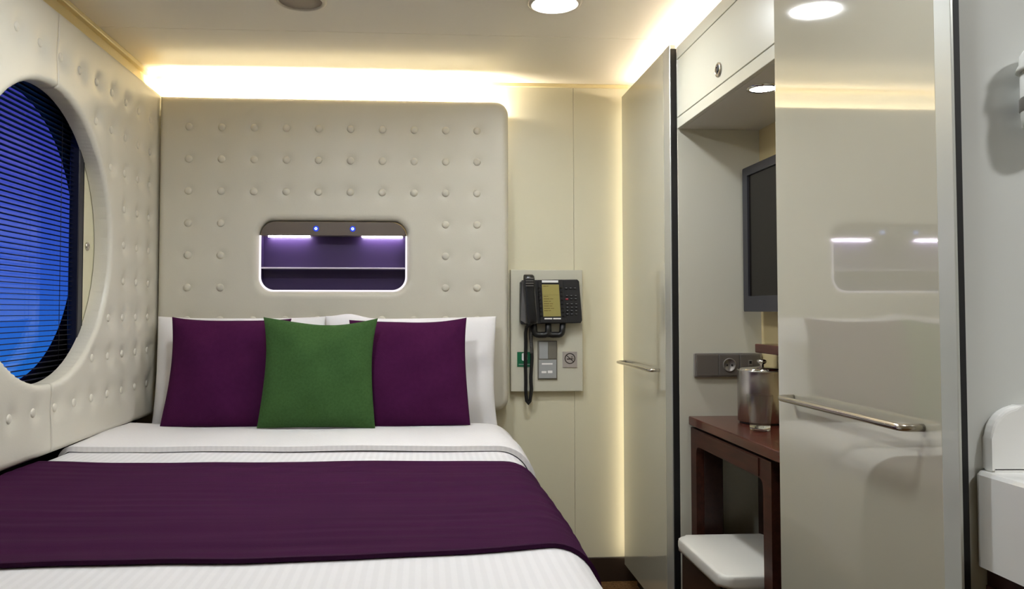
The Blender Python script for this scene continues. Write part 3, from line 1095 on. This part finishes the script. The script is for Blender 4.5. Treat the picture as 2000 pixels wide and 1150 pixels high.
gl = thing('drinking_glass', 'clear drinking glass in front of the steel ice bucket on the desk', 'glass', (0.972, 2.272, 0.7745))
cg = (0.972, 2.272, 0.7745)
lathe('wall', [(0.0288, 0.0145), (0.0375, 0.101), (0.0368, 0.1025), (0.0358, 0.101), (0.0272, 0.0145)], cg, M['tumbler'], gl, 'Z', 40, True, False)
lathe('base', [(0.0004, 0.0), (0.0270, 0.0), (0.0284, 0.003), (0.0287, 0.0140), (0.0004, 0.0140)], cg, M['tumbler_base'], gl, 'Z', 40, True, False)['label'] = 'thick clear glass base'

# ================================================================== telephone panel on the back wall
pp = thing('phone_panel', 'cream mounting panel behind the black telephone on the back wall', 'panel', (0.507, YB, 0.79))
box('panel', 0.355, 0.656, 3.292, YB - 0.0005, 0.788, 1.291, M['plate'], pp, 0.002)

ph = thing('telephone', 'black wall telephone with handset and greenish display', 'telephone', (0.52, 3.25, 1.02))
bm = bmesh.new()
o_ = [(0.390, 1.078), (0.394, 1.066), (0.640, 1.071), (0.646, 1.082), (0.634, 1.242), (0.626, 1.250), (0.400, 1.247), (0.391, 1.238)]
bm_prism(bm, o_, 3.246, 3.280, 'Y', 0.004)
fin('body', bm, M['phone'], ph)
bm = bmesh.new()
bm_prism(bm, [(0.391, 1.082), (0.410, 1.070), (0.460, 1.070), (0.448, 1.240), (0.397, 1.240)], 3.2405, 3.2462, 'Y', 0.001)
fin('cradle', bm, M['phone_grey'], ph)
bm = bmesh.new()
bm_prism(bm, [(0.473, 1.072), (0.579, 1.074), (0.562, 1.249), (0.462, 1.247)], 3.2395, 3.2462, 'Y', 0.001)
fin('display_housing', bm, M['phone'], ph)
# handset: earpiece, grip, mouthpiece as one swept body
bm = bmesh.new()
hs = [(0.420, 3.222, 1.268, 0.018, 0.010), (0.421, 3.216, 1.262, 0.022, 0.015), (0.422, 3.214, 1.245, 0.0235, 0.017), (0.423, 3.216, 1.225, 0.0225, 0.016),
      (0.425, 3.214, 1.195, 0.0195, 0.014), (0.428, 3.212, 1.150, 0.0195, 0.014), (0.431, 3.214, 1.115, 0.0205, 0.015), (0.433, 3.217, 1.090, 0.0215, 0.016),
      (0.434, 3.219, 1.074, 0.0205, 0.015), (0.434, 3.222, 1.066, 0.015, 0.009)]
rings = []
for (x, y, z_, ra, rb) in hs:
    ring = []
    for k in range(18):
        a = 2 * math.pi * k / 18
        ca, sa = math.cos(a), math.sin(a)
        e = 0.7
        ring.append(bm.verts.new((x + ra * math.copysign(abs(ca) ** e, ca), y + rb * math.copysign(abs(sa) ** e, sa), z_)))
    rings.append(ring)
for A, B in zip(rings[:-1], rings[1:]):
    for k in range(18):
        bm.faces.new((A[k], A[(k + 1) % 18], B[(k + 1) % 18], B[k]))
bm.faces.new(rings[0])
bm.faces.new(rings[-1])
hso = fin('handset', bm, M['phone_soft'], ph, True)
for k in range(4):
    z_ = 1.252 - 0.010 * k
    box('ridge', 0.4065, 0.4385, 3.1955, 3.2005, z_ - 0.0022, z_ + 0.0018, M['phone_grey'], hso, 0.001, 1)
bm = bmesh.new()
bm_prism(bm, [(0.484, 1.0975), (0.5555, 1.0985), (0.5475, 1.2285), (0.4775, 1.2285)], 3.2375, 3.2398, 'Y')
scr = fin('display', bm, M['lcd'], ph)
scr['label'] = 'olive green display with rows of dark text'
tl = []
for k, (wd, zz) in enumerate(((0.022, 1.2215), (0.020, 1.180), (0.040, 1.1695), (0.030, 1.160), (0.038, 1.150), (0.035, 1.1405), (0.042, 1.131), (0.028, 1.1215))):
    x0 = 0.4795 + 0.0045 * (1.2285 - zz) / 0.13 + 0.003
    tl.append((x0, x0 + wd * 0.6, 3.2369, 3.2376, zz - 0.0012, zz + 0.0012))
    tl.append((x0 + wd * 0.66, x0 + wd, 3.2369, 3.2376, zz - 0.001, zz + 0.001))
tl.append((0.480, 0.5495, 3.2371, 3.2376, 1.1855, 1.1862))
boxes('display_text', tl, M['lcd_text'], scr)
box('label_strip', 0.478, 0.545, 3.2372, 3.2398, 1.2365, 1.2455, M['label_white'], ph)['label'] = 'white paper strip above the display'
for (a, b) in ((0.488, 0.520), (0.524, 0.556)):
    box('label_strip', a, b, 3.2374, 3.2398, 1.0865, 1.0920, M['label_white'], ph)['label'] = 'white paper strip below the display'
kbm = bmesh.new()
bm_box(kbm, -0.0055, 0.0055, -0.0025, 0.0025, -0.0035, 0.0035, 0.001, 1)
kme = bpy.data.meshes.new('key')
kbm.to_mesh(kme)
kbm.free()
kme.materials.append(M['phone_key'])
kred = kme.copy()
kred.materials.clear()
kred.materials.append(M['key_red'])
kmk = bpy.data.meshes.new('key_mark')
kbm = bmesh.new()
bm_box(kbm, -0.0030, 0.0030, -0.0004, 0.0004, -0.0008, 0.0008)
kbm.to_mesh(kmk)
kbm.free()
kmk.materials.append(M['key_mark'])


def key(x, z_, y=3.2445, me=kme, mark=True):
    o = link('key', me, None, ph)
    o.location = (x, y, z_)
    if mark:
        m_ = bpy.data.objects.new('key_mark', kmk)
        COL.objects.link(m_)
        m_.parent = o
        m_.location = (0, -0.0027, 0.0018)
    return o


for k in range(8):
    key(0.4665 + 0.0012 * k, 1.217 - 0.0165 * k, 3.2380, kme, False)
for k in range(8):
    key(0.5555 + 0.0014 * k, 1.215 - 0.0165 * k, 3.2380, kme, False)
for k in range(3):
    key(0.579 + 0.018 * k, 1.213)
for r_ in range(2):
    for k in range(3):
        key(0.582 + 0.018 * k, 1.182 - 0.0130 * r_, me=kred if (r_ == 1 and k == 0) else kme)
for r_ in range(4):
    for k in range(3):
        key(0.5835 + 0.0183 * k, 1.148 - 0.0138 * r_)
# wall stand under the phone: two rounded lobes and a stem
bm = bmesh.new()
for (xa, xb) in ((0.447, 0.507), (0.507, 0.568)):
    pts = fillet([(xa if xa < 0.5 else xa, 3.262, 1.072), ((xa + 0.004) if xa < 0.5 else xa + 0.001, 3.262, 1.022), ((xb - 0.001) if xa < 0.5 else xb - 0.004, 3.262, 1.022), (xb, 3.262, 1.072)], 0.018, 6)
    bm_tube(bm, pts, 0.0125, 10)
bm_box(bm, 0.497, 0.517, 3.258, 3.275, 1.016, 1.072, 0.003, 1)
bm_box(bm, 0.455, 0.560, 3.268, 3.2915, 1.012, 1.034, 0.004, 1)
fin('stand', bm, M['cord_black'], ph, True)
box('mount', 0.42, 0.60, 3.2795, 3.2915, 1.09, 1.22, M['cord_black'], ph)
cpts = [(0.4335, 3.232, 1.070), (0.417, 3.262, 1.055)]
for k in range(10):
    cpts.append((0.4155 + 0.0008 * math.sin(k), 3.278, 1.03 - 0.026 * k))
cpts += [(0.417, 3.278, 0.775), (0.420, 3.278, 0.750), (0.4265, 3.278, 0.740), (0.433, 3.278, 0.750), (0.437, 3.278, 0.775)]
for k in range(10):
    cpts.append((0.4395 - 0.0022 * math.sin(k * 0.9), 3.278, 0.80 + 0.026 * k))
cpts += [(0.438, 3.262, 1.060)]
crd = tube('cord', cpts, 0.0072, M['cord_black'], ph, 10)
hp_ = []
for k in range(150):
    a = k / 150 * 2 * math.pi * 22
    hp_.append((0.4390 + 0.0062 * math.cos(a), 3.276 + 0.0062 * math.sin(a), 0.945 + 0.10 * k / 150))
tube('cord_coil', hp_, 0.0014, M['phone_grey'], crd, 5)

# rocker switch pair
sw = thing('light_switch', 'grey double switch below the telephone', 'switch', (0.507, 3.29, 0.84))
box('frame', 0.466, 0.548, 3.285, 3.2925, 0.838, 0.997, M['switch_dark'], sw, 0.002)
box('rocker', 0.472, 0.509, 3.2805, 3.2852, 0.923, 0.993, M['switch_light'], sw, 0.001)['label'] = 'light grey rocker half'
box('rocker', 0.510, 0.544, 3.2820, 3.2852, 0.923, 0.993, M['switch_dark'], sw, 0.001)['label'] = 'dark grey rocker half'
lm = box('lower_module', 0.471, 0.544, 3.2815, 3.2852, 0.843, 0.919, M['switch_light'], sw, 0.001)
boxes('printed_marks', [(0.483, 0.528, 3.2808, 3.2816, 0.899, 0.9055), (0.482, 0.502, 3.2808, 3.2816, 0.864, 0.8725), (0.508, 0.527, 3.2808, 3.2816, 0.864, 0.8745)], M['label_white'], lm)

# no smoking sign
ns = thing('no_smoking_sign', 'small grey no smoking sign on the telephone panel', 'sign', (0.602, 3.29, 0.887))
box('plate', 0.571, 0.632, 3.288, 3.2925, 0.886, 0.952, M['sign_grey'], ns, 0.001, 1)
bm = bmesh.new()
cxs, czs = 0.6015, 0.9235
r0, r1 = 0.0185, 0.0225
vs = []
for k in range(32):
    a = 2 * math.pi * k / 32
    vs.append((bm.verts.new((cxs + r0 * math.cos(a), 3.2874, czs + r0 * math.sin(a))), bm.verts.new((cxs + r1 * math.cos(a), 3.2874, czs + r1 * math.sin(a)))))
for k in range(32):
    k2 = (k + 1) % 32
    bm.faces.new((vs[k][0], vs[k2][0], vs[k2][1], vs[k][1]))


def quad(c, hw, hh, ang, y):
    out = []
    for (a, b) in ((-hw, -hh), (hw, -hh), (hw, hh), (-hw, hh)):
        out.append(bm.verts.new((c[0] + a * math.cos(ang) - b * math.sin(ang), y, c[1] + a * math.sin(ang) + b * math.cos(ang))))
    bm.faces.new(out)


quad((cxs, czs), 0.020, 0.0017, math.radians(-42), 3.2872)
quad((cxs - 0.001, czs - 0.002), 0.0120, 0.0024, math.radians(3), 3.2873)
quad((cxs + 0.0135, czs - 0.0015), 0.0012, 0.0024, math.radians(3), 3.2873)
quad((cxs + 0.007, czs + 0.0075), 0.0045, 0.0009, math.radians(35), 3.2873)
quad((cxs + 0.0095, czs + 0.0045), 0.0035, 0.0009, math.radians(35), 3.2873)
fin('pictogram', bm, M['ink'], ns)

# green safety sign
gs = thing('safety_sign', 'green safety sign with white symbol behind the phone cord', 'sign', (0.412, 3.29, 0.89))
box('plate', 0.382, 0.442, 3.289, 3.2925, 0.890, 0.951, M['safety_green'], gs, 0.0005, 1)
bm = bmesh.new()
bm_prism(bm, rrect(0.401, 0.424, 0.915, 0.947, 0.006, 4), 3.2882, 3.2889, 'Y')
fin('symbol', bm, M['label_white'], gs)
bm = bmesh.new()
bm_prism(bm, rrect(0.409, 0.416, 0.922, 0.948, 0.003, 4), 3.2876, 3.2881, 'Y')
fin('symbol_slot', bm, M['safety_green'], gs)
boxes('caption', [(0.388, 0.437, 3.2882, 3.2889, 0.8985, 0.9015)], M['switch_light'], gs)

# ================================================================== ceiling fittings
def downlight(x, y, label, lens, group='ceiling downlights'):
    t = thing('downlight', label, 'lamp', (x, y, CEIL), group)
    lathe('ring', [(0.084, 0.0), (0.084, -0.004), (0.076, -0.009), (0.068, -0.007), (0.067, 0.0)], (x, y, CEIL), M['ring'], t, 'Z', 40, True, False)
    lathe('lens', [(0.0665, -0.0005), (0.0665, -0.004), (0.0004, -0.005)], (x, y, CEIL), lens, t, 'Z', 40)['label'] = 'lit lens'
    return t


downlight(0.402, 2.435, 'lit round downlight in the ceiling above the bed side', M['down'])
downlight(0.402, 1.05, 'unseen round downlight added in the ceiling above the frame on the door side', M['room_r'])
downlight(-0.385, 1.98, 'unseen round downlight added in the ceiling above the frame on the window side', M['room'])
downlight(1.35, 0.35, 'lit round downlight in the ceiling over the washbasin', M['bath'])
spk = thing('ceiling_speaker', 'unlit round grille in the ceiling above the headboard end', 'speaker', (-0.385, 2.468, CEIL))
lathe('ring', [(0.080, 0.0), (0.080, -0.004), (0.073, -0.008), (0.067, -0.007), (0.066, 0.0)], (-0.385, 2.468, CEIL), M['ring'], spk, 'Z', 40, True, False)
lathe('grille', [(0.0655, -0.0005), (0.0655, -0.003), (0.03, -0.0055), (0.0004, -0.006)], (-0.385, 2.468, CEIL), M['speaker'], spk, 'Z', 40)

# ================================================================== washbasin
bs = thing('washbasin', 'white ceramic washbasin with rounded splashback on the gloss partition', 'washbasin', (1.1, 1.0, 0.73))
bm = bmesh.new()
out = rrect(0.852, 1.42, 0.72, 1.199, 0.012, 3)
inn = rrect(0.935, 1.34, 0.79, 1.13, 0.09, 3)
inb = rrect(1.00, 1.28, 0.85, 1.07, 0.08, 3)
loops = [(out, 0.728), (out, 0.868), ([(x + (1.136 - x) * 0.012, y + (0.96 - y) * 0.012) for x, y in out], 0.8735), (inn, 0.868), (inn, 0.862), (inb, 0.77)]
rg = [[bm.verts.new((p[0], p[1], z_)) for p in o_] for o_, z_ in loops]
for A, B in zip(rg[:-1], rg[1:]):
    n_ = len(A)
    for k in range(n_):
        bm.faces.new((A[k], A[(k + 1) % n_], B[(k + 1) % n_], B[k]))
bm.faces.new(rg[0])
bm.faces.new(rg[-1])
fin('basin', bm, M['ceramic'], bs)
prism('splashback', rrect(0.868, 1.42, 0.872, 0.974, (0.004, 0.004, 0.05, 0.05), 8), 1.178, 1.1995, M['ceramic'], bs, 'Y', 0.006, False)
lathe('drain', [(0.02, 0.771), (0.018, 0.774), (0.0004, 0.774)], (1.14, 0.96, 0.0), M['chrome'], bs, 'Z', 20)
vc = thing('vanity_cabinet', 'dark red-brown cabinet under the white washbasin', 'cabinet', (1.15, 1.05, 0.0))
box('body', 0.868, 1.40, 0.90, 1.197, 0.0, 0.727, M['dark_red'], vc, 0.003)
box('door', 0.862, 0.8678, 0.905, 1.19, 0.06, 0.70, M['dark_red'], vc, 0.001)

# white dispenser on the partition
dp = thing('soap_dispenser', 'white cylindrical dispenser with grey band high on the partition', 'dispenser', (0.957, 1.155, 1.40))
c1 = (0.957, 1.155, 1.40)
lathe('body', [(0.030, 0.0), (0.036, 0.006), (0.0385, 0.02), (0.0385, 0.09)], c1, M['white_plastic'], dp, 'Z', 32)
lathe('band', [(0.0388, 0.028), (0.0402, 0.030), (0.0402, 0.048), (0.0388, 0.050)], c1, M['socket_frame'], dp, 'Z', 32, True, False)
lathe('cap', [(0.0385, 0.0905), (0.0440, 0.0905), (0.0425, 0.097), (0.0395, 0.103), (0.0390, 0.116), (0.033, 0.124), (0.0004, 0.126)], c1, M['white_plastic'], dp, 'Z', 32)
box('wall_mount', 0.945, 0.969, 1.185, 1.1995, 1.41, 1.49, M['white_plastic'], dp)
